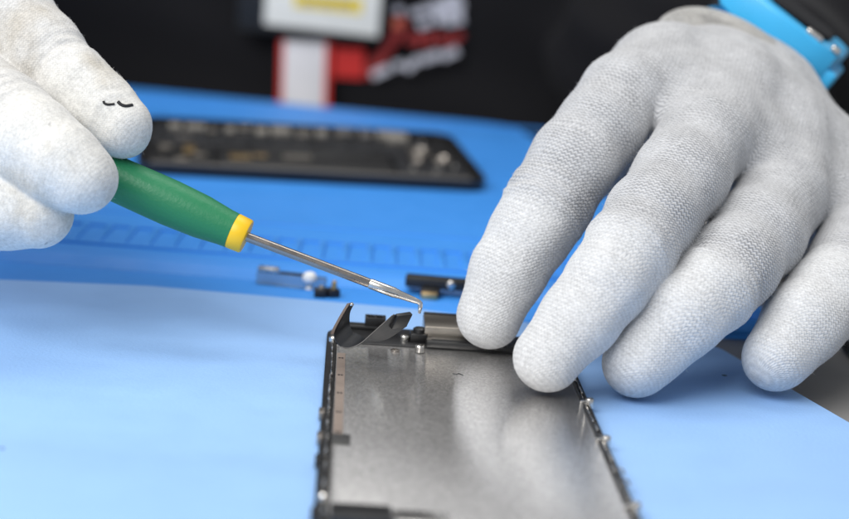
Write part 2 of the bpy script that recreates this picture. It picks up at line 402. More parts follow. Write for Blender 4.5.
# local frame: a to the right, b towards the camera, c up
LM = Matrix((vx, vy, V(0, 0, 1))).transposed().to_4x4(); LM.translation = TL
LI = LM.inverted()
def loc(px, py, h=0.28):
    q = LI @ G(px, py, h); return q.x, q.y
Wd = loc(600, 437, 0.25)[0] + 0.12
Ln = loc(322, 519, 0.25)[1] + 0.25
print('display', Wd, Ln)
dis = thing('phone_screen', 'opened smartphone screen lying face down on the pale mat, grey metal backplate up', 'phone screen')
bm = bmesh.new(); prism(bm, rrect(0, 0.0, Wd, Ln, 0.75), 0.012, 0.20, LM, 0.05, 2)
fin(bm, 'bezel', M['black_plastic'], dis)
pa0, pa1, pb0, pb1 = 0.30, Wd - 0.22, loc(400, 346)[1], Ln - 0.42
bm = bmesh.new(); prism(bm, rrect(pa0, pb0, pa1, pb1, 0.22), 0.20, 0.255, LM, 0.02)
fin(bm, 'backplate', M['plate'], dis)
# folded bright edge of the plate along both long sides, uneven, with little lugs
for side in (0, 1):
    bm = bmesh.new(); b = 0.75; k = 0
    while b < Ln - 0.7:
        ln = random.uniform(0.5, 1.5); e = min(b + ln, Ln - 0.6)
        off = random.uniform(-0.015, 0.015); hgt = random.uniform(0.27, 0.33)
        if side == 0: box(bm, (0.165 + off, b, 0.19), (0.215 + off, e, hgt), LM, 0.012)
        else: box(bm, (Wd - 0.15 + off, b, 0.19), (Wd - 0.10 + off, e, hgt), LM, 0.012)
        b = e + random.uniform(0.03, 0.18)
    fin(bm, 'edge_rail', M['steel'], dis)
    bm = bmesh.new()
    if side == 0: box(bm, (0.235, 0.7, 0.19), (0.285, Ln - 0.6, 0.245), LM, 0.01)
    else: box(bm, (Wd - 0.215, 0.7, 0.19), (Wd - 0.16, Ln - 0.6, 0.30), LM, 0.01); box(bm, (Wd - 0.085, 0.8, 0.15), (Wd - 0.03, Ln - 0.7, 0.30), LM, 0.01)
    fin(bm, 'edge_gasket', M['black_plastic'], dis)
for (px, py) in ((606, 440), (634, 507), (588, 402)):
    a, b = loc(px, py, 0.3); bm = bmesh.new()
    lathe(bm, [(0, 0.16), (0.12, 0.16), (0.12, 0.36), (0.10, 0.40), (0.045, 0.41), (0.04, 0.36), (0, 0.36)], LM @ Matrix.Translation((Wd - 0.02, b, 0)), 18)
    box(bm, (Wd - 0.26, b - 0.10, 0.2), (Wd - 0.05, b + 0.02, 0.33), LM, 0.02)
    fin(bm, 'clip', M['steel'], dis)
for (py, ) in ((467,), (478,)):
    a, b = loc(620, py, 0.3); bm = bmesh.new()
    tube(bm, [LM @ V(Wd - 0.06, b, 0.28), LM @ V(Wd + 0.09, b + 0.02, 0.26), LM @ V(Wd + 0.10, b + 0.32, 0.25), LM @ V(Wd - 0.04, b + 0.34, 0.27)], 0.022, 8)
    fin(bm, 'spring_clip', M['steel'], dis)
for py in (408, 432, 455, 508):                          # lugs on the left edge
    a, b = loc(322, py, 0.3); bm = bmesh.new()
    box(bm, (-0.06, b - 0.22, 0.04), (0.10, b + 0.22, 0.26), LM, 0.03)
    fin(bm, 'side_lug', M['dull_steel'] if py in (408, 432) else M['black_plastic'], dis)
for (px, py) in ((330, 338), (330, 496)):
    a, b = loc(px, py, 0.3); bm = bmesh.new()
    lathe(bm, [(0, 0.15), (0.13, 0.15), (0.13, 0.33), (0.10, 0.37), (0, 0.38)], LM @ Matrix.Translation((0.2, b, 0)), 18)
    fin(bm, 'corner_stud', M['steel'], dis)
# tape strip with four black marks, dark tab
b0, b1 = loc(336, 352)[1], loc(336, 436)[1]
bm = bmesh.new(); box(bm, (0.33, b0, 0.254), (0.56, b1, 0.262), LM)
tape = fin(bm, 'tape_strip', M['tape'], dis, False)
bm = bmesh.new()
for py in (357, 374, 392, 411, 431):
    b = loc(336, py)[1]; box(bm, (0.375, b - 0.055, 0.262), (0.43, b + 0.055, 0.2665), LM); box(bm, (0.455, b - 0.055, 0.262), (0.51, b + 0.055, 0.2665), LM)
fin(bm, 'tape_mark', M['chip'], tape, False)
a, b = loc(341, 439)
bm = bmesh.new(); box(bm, (0.30, b - 0.36, 0.25), (0.74, b + 0.36, 0.30), LM, 0.02)
fin(bm, 'dark_tab', M['dark_tab'], dis)
# top rail with earpiece, bracket, screws
bm = bmesh.new(); box(bm, (0.25, 0.10, 0.19), (Wd - 0.25, pb0 - 0.02, 0.30), LM, 0.04)
box(bm, (0.3, 0.12, 0.29), (2.1, 0.55, 0.42), LM, 0.05)
fin(bm, 'top_rail', M['black_plastic'], dis)
ea, eb = loc(424, 330, 0.6)
e1 = min(loc(500, 335, 0.6)[0], Wd - 1.0)
bm = bmesh.new(); box(bm, (ea, 0.05, 0.29), (e1, pb0 - 0.55, 0.78), LM, 0.04)
ear = fin(bm, 'earpiece', M['shield'], dis)
bm = bmesh.new(); box(bm, (ea + 0.02, -0.03, 0.3), (e1, 0.045, 0.84), LM, 0.02)
fin(bm, 'earpiece_gasket', M['black_plastic'], ear)
bm = bmesh.new(); box(bm, (ea + 0.05, pb0 - 0.545, 0.29), (e1 + 0.8, pb0 + 0.05, 0.50), LM, 0.06)
box(bm, (ea + 0.2, pb0 - 0.45, 0.495), (e1 + 0.6, pb0 - 0.1, 0.52), LM, 0.01)
fin(bm, 'speaker_module', M['black_plastic'], dis)
for (px, py) in ((405, 336), (420, 346)):
    a, b = loc(px, py, 0.45); bm = bmesh.new()
    lathe(bm, [(0, 0.28), (0.14, 0.28), (0.14, 0.44), (0.11, 0.48), (0.05, 0.48), (0.045, 0.44), (0, 0.44)], LM @ Matrix.Translation((a, b, 0)), 18)
    fin(bm, 'screw', M['steel'], dis)
bm = bmesh.new()
a, b = loc(412, 336, 0.5)
box(bm, (a - 0.05, b - 0.6, 0.28), (a + 0.45, b - 0.05, 0.55), LM, 0.05)
lathe(bm, [(0, 0.5), (0.19, 0.5), (0.19, 0.66), (0.13, 0.70), (0, 0.66)], LM @ Matrix.Translation((a + 0.22, b - 0.3, 0)), 20)
fin(bm, 'front_camera', M['black_plastic'], dis)
a, b = loc(395, 351, 0.26); bm = bmesh.new()
lathe(bm, [(0, 0.255), (0.13, 0.255), (0.13, 0.30), (0.09, 0.31), (0.085, 0.27), (0, 0.27)], LM @ Matrix.Translation((a, b, 0)), 18)
fin(bm, 'eyelet', M['dull_steel'], dis)
a, b = loc(365, 328, 0.5)                                 # small square socket frame
bm = bmesh.new()
for (x0, x1, y0, y1) in ((0, .62, 0, .1), (0, .62, .36, .46), (0, .1, .1, .36), (.27, .35, .1, .36), (.52, .62, .1, .36)):
    box(bm, (a + x0, y0 + 0.02, 0.41), (a + x1, y1 + 0.02, 0.66), LM, 0.02)
fin(bm, 'socket_frame', M['black_plastic'], dis)
a, b = loc(457, 373)
bm = bmesh.new(); tube(bm, [LM @ V(a - .12, b, .256), LM @ V(a, b + .05, .26), LM @ V(a + .05, b - .03, .262), LM @ V(a + .16, b + .1, .256)], 0.014, 6); fin(bm, 'lint', M['chip'], dis)
# flex cable: one black film bent into a U, left limb standing up
zf = (G(347, 367, 0.255) - CAM).dot(fwd); print('zf', zf)
ncur = spline([V(351, 303, 0), V(342, 318, 0), V(334.5, 334, 0), V(338, 344, 0), V(347, 348.5, 0), V(360, 344, 0), V(374, 332, 0), V(394, 314, 0)], 7)
fcur = spline([V(354, 304, .3), V(350, 312, .5), V(349.5, 322, .7), V(352, 331, .8), V(359, 335, .8), V(371, 341, .7), V(387, 339, .8), V(407, 326, .8)], 7)
prof = [P(p.x, p.y, zf) for p in ncur]
wv = [P(q.x, q.y, zf + q.z) - p for p, q in zip(prof, fcur)]
bm = bmesh.new(); ribbon(bm, prof, wv, 0.018)
flex = fin(bm, 'flex_cable', M['black_flex'], dis)
bm = bmesh.new()
ribbon(bm, [P(p.x - 3.6, p.y + 0.5, zf - 0.01) for p in ncur[0:15]], [P(p.x - 0.6, p.y, zf - 0.05) - P(p.x - 3.6, p.y + 0.5, zf - 0.01) for p in ncur[0:15]], 0.03)
fin(bm, 'stiffener', M['brown_flex'], flex)
bm = bmesh.new()                                           # thin grey line along the near edge of the ribbon's right limb
tube(bm, [p + V(0, -0.01, 0.012) for p in prof[24:49]], 0.012, 6); fin(bm, 'bright_edge', M['rim_gray'], flex)
bm = bmesh.new(); q = prof[-1] + wv[-1] * 0.5
Mq = axis_matrix(q, wv[-1].cross(prof[-1] - prof[-4])); box(bm, (-0.28, -0.24, -0.05), (0.28, 0.24, 0.09), Mq, 0.03)
fin(bm, 'connector', M['black_plastic'], flex)
bm = bmesh.new(); lathe(bm, [(0, -0.05), (0.055, -0.04), (0.06, 0.02), (0, 0.05)], axis_matrix(prof[1] + V(0.05, 0.0, 0.0), V(1, -0.3, 0.2)), 12)
fin(bm, 'solder_tip', M['steel'], flex)
# bottom rail
bm = bmesh.new(); bz = loc(340, 507)[1]; am = loc(392, 512)[0]
box(bm, (0.35, bz, 0.19), (am, Ln - 0.08, 0.40), LM, 0.06)
fin(bm, 'bottom_rail', M['black_plastic'], dis)
bm = bmesh.new(); box(bm, (am + 0.02, bz + 0.12, 0.19), (am + 1.2, Ln - 0.1, 0.36), LM, 0.05)
fin(bm, 'bottom_shield', M['steel'], dis)

# ------------------------------------------------------------------ far phone housing
hz = HT + 0.004
A_, B_ = G(136, 174, hz), G(489, 193, hz)
hx = (B_ - A_).normalized(); hy = V(-hx.y, hx.x, 0)
HMx = Matrix((hx, hy, V(0, 0, 1))).transposed().to_4x4(); HMx.translation = V(A_.x, A_.y, hz)
HMx = HMx @ Matrix.Rotation(math.radians(6.3), 4, 'X')
HL = (B_ - A_).length; HW = 8.4; HH = 0.5
hou = thing('phone_housing', 'black open phone housing with exposed battery and boards, lying across the far blue mat', 'phone')
bm = bmesh.new()
def shear(pts): return [(x - max(0, x - HL / 2) / (HL / 2) * y / HW * 0.6, y) for x, y in pts]
outer = shear(rrect(0, 0, HL, HW, 1.0)); inner = shear(rrect(0.16, 0.16, HL - 0.16, HW - 0.16, 0.85))
t = bmesh.new(); nn = len(outer)
rings = [[t.verts.new((*p, z)) for p in q] for q, z in ((outer, 0.1), (outer, HH), (inner, HH), (inner, 0.16))]
for A, B in zip(rings, rings[1:]):
    for k in range(nn): t.faces.new((A[k], A[(k + 1) % nn], B[(k + 1) % nn], B[k]))
t.faces.new(rings[0][::-1]); t.faces.new(rings[3])
bmesh.ops.transform(t, matrix=HMx, verts=t.verts); join(bm, t)
prism(bm, shear(rrect(0.15, 0.15, HL - 0.15, HW - 0.15, 0.9)), 0.0, 0.099, HMx)
fin(bm, 'shell', M['black_plastic'], hou)
bm = bmesh.new(); box(bm, (2.0, HW - 1.6, -0.98), (HL - 3.4, HW - 0.9, -0.004), HMx, 0.1); fin(bm, 'prop_block', M['black_plastic'], hou)
bm = bmesh.new(); box(bm, (3.6, 0.9, 0.16), (HL - 4.2, 4.1, 0.46), HMx, 0.08); fin(bm, 'battery', M['battery'], hou)
bm = bmesh.new(); box(bm, (0.5, 4.3, 0.16), (HL - 2.0, HW - 0.35, 0.34), HMx, 0.04); board = fin(bm, 'logic_board', M['chip'], hou)
x = 1.3; kk = 0
while x < HL - 3.4:                                        # row of shields and sockets along the far side
    wdt = random.uniform(0.35, 0.95); y0 = 6.3 + random.uniform(0, .7)
    bm = bmesh.new(); box(bm, (x, y0, 0.335), (x + wdt, min(y0 + random.uniform(.5, 1.0), HW - .3), random.uniform(.5, .62)), HMx, 0.05)
    fin(bm, 'shield_can', M[random.choice(['pale_can', 'shield', 'pale_can', 'dull_steel', 'pale_can'])], board); x += wdt + random.uniform(.12, .5)
x = 0.8
while x < HL - 3.0:                                        # smaller sockets nearer the battery
    wdt = random.uniform(0.25, 0.6); y0 = 4.5 + random.uniform(0, .9)
    bm = bmesh.new(); box(bm, (x, y0, 0.335), (x + wdt, y0 + random.uniform(.3, .6), random.uniform(.40, .5)), HMx, 0.03)
    fin(bm, 'socket', M[random.choice(['chip', 'black_plastic', 'dull_steel', 'chip'])], board); x += wdt + random.uniform(.2, .9)
for (x0, x1, y0, y1) in ((4.0, 5.0, 1.7, 2.5), (5.1, 5.7, 2.2, 2.7), (6.4, 7.7, 2.1, 2.9), (2.0, 2.5, 2.6, 3.6)):
    bm = bmesh.new(); box(bm, (x0, y0, 0.46 if x0 > 3.6 else 0.36), (x1, y1, 0.49), HMx, 0.01); fin(bm, 'gold_flex', M['gold' if x0 < 6 else 'shield'], hou)
bm = bmesh.new(); box(bm, (0.5, 0.6, 0.16), (3.3, 4.1, 0.36), HMx, 0.06); fin(bm, 'speaker_box', M['black_plastic'], hou)
for (x, y) in ((0.9, 3.2), (1.6, 1.2), (2.4, 2.1)):
    bm = bmesh.new(); box(bm, (x, y, 0.355), (x + 0.6, y + 0.5, 0.46), HMx, 0.05); fin(bm, 'bracket', M['shield'], hou)
bm = bmesh.new(); box(bm, (HL - 3.9, 0.8, 0.16), (HL - 0.7, 4.1, 0.32), HMx, 0.06); fin(bm, 'camera_bay', M['chip'], hou)
for (x, y, r) in ((HL - 2.6, 4.6, .55), (HL - 1.7, 3.4, .45), (HL - 2.9, 3.0, .3)):
    bm = bmesh.new(); lathe(bm, [(0, .3), (r, .3), (r, .54), (r * .8, .58), (r * .7, .5), (0, .48)], HMx @ Matrix.Translation((x, y, 0)), 24)
    fin(bm, 'camera_ring', M['dull_steel'], hou)
bm = bmesh.new(); box(bm, (HL - 3.9, 6.3, 0.335), (HL - 2.9, 7.5, 0.66), HMx, 0.06); fin(bm, 'bright_shield', M['pale_can'], board)
for (x, y) in ((1.0, .5), (4.5, .45), (7.9, .45), (HL - 1.2, .5), (HL - 1.2, 2.6), (HL - 2.2, 1.6), (HL - 3.2, 1.9), (HL - 1.9, 2.4), (HL - 2.5, 5.6), (HL - 2.2, 6.6)):
    bm = bmesh.new(); lathe(bm, [(0, .16), (.13, .16), (.13, .42), (.09, .46), (0, .44)], HMx @ Matrix.Translation((x, y, 0)), 14)
    fin(bm, 'screw', M['steel'], hou)
bm = bmesh.new(); box(bm, (0.6, 0.2, 0.16), (HL - 0.8, 0.62, HH + 0.01), HMx, 0.03); fin(bm, 'inner_rim', M['rim_gray'], hou)

# ------------------------------------------------------------------ small parts on the organiser
tz = -0.08
def flat(px, py, h=tz): return G(px, py, h)
q = flat(283, 289)
clip = thing('clear_film_piece', 'small clear film piece with a bright metal end in the blue trough', 'film')
Mq = Matrix.Translation(q) @ Matrix.Rotation(-0.12, 4, 'Z')
bm = bmesh.new(); box(bm, (-1.0, 0.3, 0.004), (1.35, 0.62, 0.42), Mq, 0.04); fin(bm, 'film', M['clear'], clip)
bm = bmesh.new(); box(bm, (-0.98, 0.32, 0.42), (-0.25, 0.6, 0.60), Mq, 0.06); fin(bm, 'metal_end', M['steel'], clip)
bm = bmesh.new(); box(bm, (-0.22, 0.35, 0.42), (0.6, 0.55, 0.48), Mq, 0.02); fin(bm, 'dark_edge', M['chip'], clip)
q = flat(309, 289)
bm = bmesh.new()
lathe(bm, [(0, 0.004), (0.14, 0.004), (0.10, 0.10), (0.09, 0.16), (0.17, 0.22), (0.24, 0.32), (0.25, 0.40), (0.20, 0.52), (0.1, 0.58), (0, 0.59)], Matrix.Translation(q), 24)
tag(fin(bm, 'nylon_knob', M['white_nylon']), 'tiny round white knob standing beside the clear film', 'knob')
for (px, lab, dx) in ((320, 'small black connector next to the white knob', 0.0), (333, 'small black connector with a shiny pin, below the screwdriver shaft', 0.1)):
    q = flat(px, 297); c = thing('connector', lab, 'connector', 'loose black connectors')
    Mq = Matrix.Translation(q) @ Matrix.Rotation(0.1 + dx * 3, 4, 'Z')
    bm = bmesh.new(); box(bm, (-0.2, -0.15, 0.004), (0.2, 0.25, 0.28), Mq, 0.04); fin(bm, 'block', M['chip'], c)
    bm = bmesh.new(); lathe(bm, [(0, 0.28), (0.10, 0.28), (0.08, 0.36 + dx * 1.6), (0.03, 0.40 + dx * 1.6), (0, 0.4 + dx * 1.6)], Mq @ Matrix.Translation((0.02, 0.02, 0)), 14)
    fin(bm, 'pin', M['dull_steel'] if dx == 0 else M['gold'], c)
# black bracket with screw
q = G(404, 294, tz); qr = G(470, 300, tz)
bx = (qr - q).normalized(); Mq = Matrix((bx, V(-bx.y, bx.x, 0), V(0, 0, 1))).transposed().to_4x4(); Mq.translation = q
br = thing('metal_bracket', 'flat black bracket with a silver screw on the organiser by the index fingertip', 'bracket')
bm = bmesh.new(); box(bm, (0, 0.0, 0.25), (2.7, 0.55, 0.62), Mq, 0.06); box(bm, (0.55, -0.3, 0.004), (1.2, 0.3, 0.3), Mq, 0.04); fin(bm, 'plate', M['black_plastic'], br)
bm = bmesh.new(); box(bm, (0.6, -0.55, 0.004), (1.15, -0.31, 0.24), Mq, 0.04); fin(bm, 'foot', M['gold'], br)
bm = bmesh.new(); lathe(bm, [(0, 0.0), (0.15, 0.0), (0.14, 0.06), (0.08, 0.09), (0, 0.09)], Mq @ Matrix.Translation((1.55, -0.0, 0.46)) @ Matrix.Rotation(math.pi / 2, 4, 'X'), 18)
fin(bm, 'screw', M['steel'], br)
# black rod on the grey desk behind the little finger
a_, b_ = G(786, 270, DZ + 0.35), G(870, 356, DZ + 0.35)
dd = (b_ - a_).normalized(); rod = thing('spudger', 'black rod-shaped prying tool lying on the grey desk behind the little finger', 'pry tool')
bm = bmesh.new(); tube(bm, [a_, a_ + dd * 0.8, b_], [0.34, 0.34, 0.34], 16); fin(bm, 'handle', M['black_plastic'], rod)
bm = bmesh.new(); tube(bm, [b_, b_ + dd * 1.2, b_ + dd * 3], [0.30, 0.2, 0.06], 12); fin(bm, 'blade', M['dull_steel'], rod)

# ------------------------------------------------------------------ screwdriver
s0, s1 = P(40, 145, 48.7), P(246, 236.5, 48.6)             # butt side hidden in the hand, shaft root
tip = P(419, 302, 48.9)
hd = (s1 - s0); hl = hd.length
sd = thing('screwdriver', 'thin precision screwdriver with green grip and yellow collar held by the left glove', 'screwdriver')
Ms = axis_matrix(s0, hd)
px = 48.0 / 1720
bm = bmesh.new(); L0 = hl - 15 * px
lathe(bm, [(0, -1.2), (0.5, -1.15), (0.62, -0.9), (0.66, -0.3), (0.66, 0.6), (0.64, L0 * 0.35), (0.655, L0 * 0.55), (0.66, L0 * 0.68), (0.62, L0 * 0.84), (0.53, L0 * 0.96), (0.515, L0)], Ms, 48)
fin(bm, 'grip', M['green'], sd)
bm = bmesh.new()
lathe(bm, [(0.3, L0 - 0.02), (0.50, L0 - 0.01), (0.515, L0 + 0.03), (0.50, L0 + 0.40), (0.47, L0 + 0.44), (0.13, L0 + 0.45)], Ms, 48)
fin(bm, 'collar', M['yellow'], sd)
Mt = axis_matrix(s1, tip - s1); tlen = (tip - s1).length
bm = bmesh.new(); lathe(bm, [(0.135, -0.3), (0.135, tlen * 0.70), (0.125, tlen * 0.715), (0, tlen * 0.715)], Mt, 24); fin(bm, 'shaft', M['shaft_steel'], sd)
bm = bmesh.new()
lathe(bm, [(0.10, tlen * 0.70), (0.15, tlen * 0.72), (0.15, tlen * 0.855), (0.135, tlen * 0.865), (0.135, tlen * 0.875), (0.12, tlen * 0.885), (0.09, tlen * 0.97), (0.07, tlen), (0, tlen)], Mt, 24)
bit = fin(bm, 'bit', M['steel'], sd)
bm = bmesh.new(); tube(bm, spline([tip - (tip - s1).normalized() * 0.25, tip + V(0.02, 0, -0.02), tip + V(0.045, 0, -0.16), tip + V(0.03, 0, -0.33)], 5), [0.07] * 11 + [0.06, 0.055, 0.05, 0.045, 0.04], 10)
fin(bm, 'hook', M['steel'], bit)

# ------------------------------------------------------------------ gloves: one continuous surface grown from tapered bones
def make_sdf(bones, vox, extra=None, kglob=0.18):
    lo = np.min([np.minimum(b['a'] - b['ra'], b['b'] - b['rb']) for b in bones], axis=0) - 0.5
    hi = np.max([np.maximum(b['a'] + b['ra'], b['b'] + b['rb']) for b in bones], axis=0) + 0.5
    dims = np.ceil((hi - lo) / vox).astype(int)
    big = 1.2
    F = np.full(dims, big, np.float32); groups = {}
    for b in bones: groups.setdefault(b['grp'], []).append(b)
    def smin(A, B, k):
        h = np.clip(0.5 + 0.5 * (B - A) / k, 0, 1); return B * (1 - h) + A * h - k * h * (1 - h)
    for g, bl in groups.items():
        D = np.full(dims, big, np.float32)
        for b in bl:
            bl0 = np.minimum(b['a'] - b['ra'], b['b'] - b['rb']) - big; bh0 = np.maximum(b['a'] + b['ra'], b['b'] + b['rb']) + big
            i0 = np.maximum(((bl0 - lo) / vox).astype(int), 0); i1 = np.minimum(((bh0 - lo) / vox).astype(int) + 1, dims)
            if np.any(i1 <= i0): continue
            ax = [lo[i] + vox * np.arange(i0[i], i1[i], dtype=np.float32) for i in range(3)]
            X, Y, Z = np.meshgrid(*ax, indexing='ij', copy=False)
            d = bone_dist(b, X, Y, Z).astype(np.float32)
            sl = tuple(slice(i0[i], i1[i]) for i in range(3))
            D[sl] = smin(D[sl], np.minimum(d, big), b.get('k', 0.35))
        F = smin(F, D, bl[0].get('kg', kglob))
    return F, lo
def bone_dist(b, X, Y, Z):
    a, c = b['a'], b['b']; ab = c - a; l2 = float(ab @ ab) + 1e-9
    t = np.clip(((X - a[0]) * ab[0] + (Y - a[1]) * ab[1] + (Z - a[2]) * ab[2]) / l2, 0, 1)
    r = b['ra'] + (b['rb'] - b['ra']) * t
    return np.sqrt((X - a[0] - ab[0] * t) ** 2 + (Y - a[1] - ab[1] * t) ** 2 + (Z - a[2] - ab[2] * t) ** 2) - r
def polygonise(F, lo, vox):
    g = openvdb.FloatGrid(1.2); g.copyFromArray(F)
    pts, quads = g.convertToQuads(0.0)
    return pts * vox + lo, quads[:, ::-1]
def chain(grp, pts, coat_len, k=0.35, kg=0.09):
    """pts from wrist to tip: (px, py, depth, radius in px). The first two bones belong to the palm. Returns bones with running length."""
    out = []; run = 0
    W_ = [(np.array(P(p[0], p[1], p[2])), p[3] * p[2] / FPX) for p in pts]
    tot = sum(np.linalg.norm(W_[i + 1][0] - W_[i][0]) for i in range(len(W_) - 1))
    ur = float(np.mean([w_[1] for w_ in W_[2:]])) if len(W_) > 2 else 1.2
    for i in range(len(W_) - 1):
        a, ra = W_[i]; b, rb = W_[i + 1]; l = np.linalg.norm(b - a)
        pm = i < 2
        out.append(dict(a=a, b=b, ra=ra, rb=rb, grp='palm' if pm and grp != 'thumb' else grp, run=run, len=l, knuckle=W_[2][0], ur=ur, tot=tot, coat=coat_len,
                        palm=pm and grp != 'thumb', k=1.0 if pm and grp != 'thumb' else k, kg=0.35 if pm and grp != 'thumb' else kg)); run += l
    return out
def glove_mesh(name, bones, vox, mt, parent, dorsal, smooth_it=2):
    F, lo = make_sdf(bones, vox)
    v, q = polygonise(F, lo, vox)
    X, Y, Z = v[:, 0], v[:, 1], v[:, 2]
    # knit coordinates and coating, blended over nearby bones
    kn = [b['knuckle'] for b in bones if b.get('palm')]; ref = kn[0]
    lat = kn[-1] - kn[0]; lat /= np.linalg.norm(lat)
    Wt = np.zeros(len(v)); U = np.zeros(len(v)); Vv = np.zeros(len(v)); CT = np.zeros(len(v)); DS = np.zeros(len(v))
    for b in bones:
        if b.get('uv') is False: continue
        d = bone_dist(b, X, Y, Z); w = np.exp(-np.clip(d, 0, 3) / 0.09) + 1e-12
        if b['palm']: w = np.exp(-np.clip(d, 0, 3) / 0.25) + 1e-12
        ab = (b['b'] - b['a']) / b['len']; rel = v - b['a']
        t = rel @ ab; nrm = dorsal - ab * (dorsal @ ab); nrm /= np.linalg.norm(nrm); sd_ = np.cross(ab, nrm)
        if sd_ @ lat < 0: sd_ = -sd_
        th = np.arctan2(rel @ sd_, rel @ nrm)
        if b['palm']: U += w * ((v - ref) @ lat)
        else: U += w * ((b['knuckle'] - ref) @ lat + th * b['ur'])
        Vv += w * (b['run'] + np.clip(t, -0.4, b['len'] + 1.2))
        s_tip = b['tot'] - (b['run'] + t)
        if not b['palm']:
            for (s0, dep, wd) in ((b['coat'] + .05, .075, .10), (b['coat'] + .40, .05, .08), (b['coat'] + .75, .03, .09), (b['coat'] - 1.75, .02, .09)):
                q0 = s_tip - s0 + 0.10 * np.sin(2.3 * th + b['ur'] * 9) + 0.05 * np.sin(5.1 * th + s0 * 7)
                DS += w * (-dep * np.exp(-(q0 / wd) ** 2) + dep * 0.75 * np.exp(-((q0 - 2.1 * wd) / (wd * 1.3)) ** 2)) * (0.15 + 0.85 * np.cos(th / 2) ** 2) * (0.7 + 0.3 * np.sin(th * 3 + s0 * 3))
        CT += w * np.clip((b['coat'] - s_tip) / 0.7 + 0.5, 0, 1); Wt += w
    U /= Wt; Vv /= Wt; CT /= Wt; DS /= Wt
    DS += 0.028 * np.sin(X * 1.9 + Y * 1.3 + 2 * np.sin(Z * 1.1)) * np.sin(Y * 2.3 - Z * 2.1)
    me = bpy.data.meshes.new(name)
    me.from_pydata((v * S).tolist(), [], q.tolist())
    me.update()
    nr = np.empty(len(v) * 3, np.float32); me.vertices.foreach_get('normal', nr)
    co = (v + nr.reshape(-1, 3) * DS[:, None]) * S
    me.vertices.foreach_set('co', co.astype(np.float32).ravel()); me.update()
    uvl = me.uv_layers.new(name='knit')
    li = np.empty(len(me.loops), np.int32); me.loops.foreach_get('vertex_index', li)
    uvl.data.foreach_set('uv', np.stack([U[li], Vv[li]], 1).astype(np.float32).ravel())
    at = me.attributes.new('coat', 'FLOAT', 'POINT'); at.data.foreach_set('value', CT.astype(np.float32))
    o = put(name, me, mt, parent)
    sm = o.modifiers.new('relax', 'SMOOTH'); sm.factor = 0.5; sm.iterations = smooth_it
    # loose fibres standing off the yarn
    nf = 26000; ii = rng.integers(0, len(v), nf); c = co[ii] / S; nn_ = nr.reshape(-1, 3)[ii]
    dv = nn_ * rng.uniform(0.25, 1.0, (nf, 1)) + rng.normal(0, 0.75, (nf, 3)); dv /= np.linalg.norm(dv, axis=1)[:, None]
    ln = rng.uniform(0.05, 0.13, (nf, 1)); sdv = np.cross(dv, rng.normal(0, 1, (nf, 3))); sdv /= np.linalg.norm(sdv, axis=1)[:, None]
    base = c - nn_ * 0.015; mid = base + dv * ln * 0.55; end = base + dv * ln + rng.normal(0, 0.018, (nf, 3))
    hw = 0.0026
    fv = np.stack([base - sdv * hw, base + sdv * hw, mid + sdv * hw * .8, mid - sdv * hw * .8, end], 1).reshape(-1, 3)
    k5 = (np.arange(nf) * 5)[:, None]
    ff = [tuple(r) for r in (k5 + np.array([[0, 1, 2, 3]])).tolist()] + [tuple(r) for r in (k5 + np.array([[3, 2, 4]])).tolist()]
    fm = bpy.data.meshes.new('fuzz'); fm.from_pydata((fv * S).tolist(), [], ff)
    fz = put('fuzz', fm, M['fibre'], o, False); fz['kind'] = 'stuff'
    return o

person = thing('person', 'person in a black jacket and pale knit gloves working at the blue mats', 'person')

# --- the hand on the right of the photo: (px, py, depth, r px), wrist to tip
HR = []
HR += chain('index', [(716, 68, 58, 43), (662, 76, 55.4, 47), (624, 96, 52.6, 45), (601, 128, 51.6, 43), (573, 163, 50.8, 43), (548, 204, 50.3, 42.5), (530, 234, 50.0, 39.5), (508, 272, 49.8, 37), (490, 316, 49.7, 33)], 3.4)
HR += chain('middle', [(742, 80, 58, 43), (735, 98, 55.0, 48), (706, 138, 51.6, 47), (680, 178, 49.8, 46), (653, 216, 48.4, 45), (630, 250, 47.3, 44), (607, 282, 46.6, 40.5), (580, 318, 46.2, 38), (548, 358, 45.9, 34.5)], 3.9)
HR += chain('ring', [(762, 95, 58, 42), (785, 138, 55.2, 47), (782, 194, 52.2, 46), (757, 234, 50.2, 46), (733, 265, 48.8, 44.5), (712, 290, 47.9, 42.5), (684, 315, 47.3, 41.5), (637, 362, 46.9, 36)], 3.3)
HR += chain('little', [(780, 106, 58, 42), (828, 168, 55.8, 41), (864, 228, 53.0, 42), (848, 272, 51.0, 43), (828, 298, 49.9, 42), (805, 322, 49.0, 40.5), (776, 357, 48.2, 35)], 3.8)
HR += chain('thumb', [(735, 92, 58.5, 40), (690, 122, 57.5, 42), (635, 140, 57, 38), (580, 170, 56, 34), (535, 208, 55, 29)], 2.0, kg=0.5)
# palm pads filling between the metacarpals
def pad(p, q_, **kw):
    a = np.array(P(*p[:3])); b = np.array(P(*q_[:3]))
    return dict(a=a, b=b, ra=p[3] * p[2] / FPX, rb=q_[3] * q_[2] / FPX, grp='palm', run=0, len=max(np.linalg.norm(b - a), 1e-3), off=0, ur=1, tot=30, coat=0, k=0.9, kg=0.35, uv=False, **kw)
HR += [pad((728, 84, 57.6, 43), (748, 62, 61.5, 40)), pad((755, 96, 57.6, 40), (770, 72, 61.5, 38)), pad((705, 100, 57, 46), (765, 150, 57, 46)), pad((672, 112, 54.6, 42), (740, 160, 54.0, 42)), pad((740, 160, 54.0, 42), (812, 206, 54.0, 38)), pad((665, 98, 53.6, 43), (735, 150, 53.0, 43))]
dors = np.array((CAM - P(700, 120, 50)).normalized() + V(-0.1, 0, 0.6)); dors /= np.linalg.norm(dors)
gl = glove_mesh('glove', HR, 0.065, M['knit_right'], person, dors)
gl['label'] = 'pale grey knitted glove with white fingertips holding the phone screen'

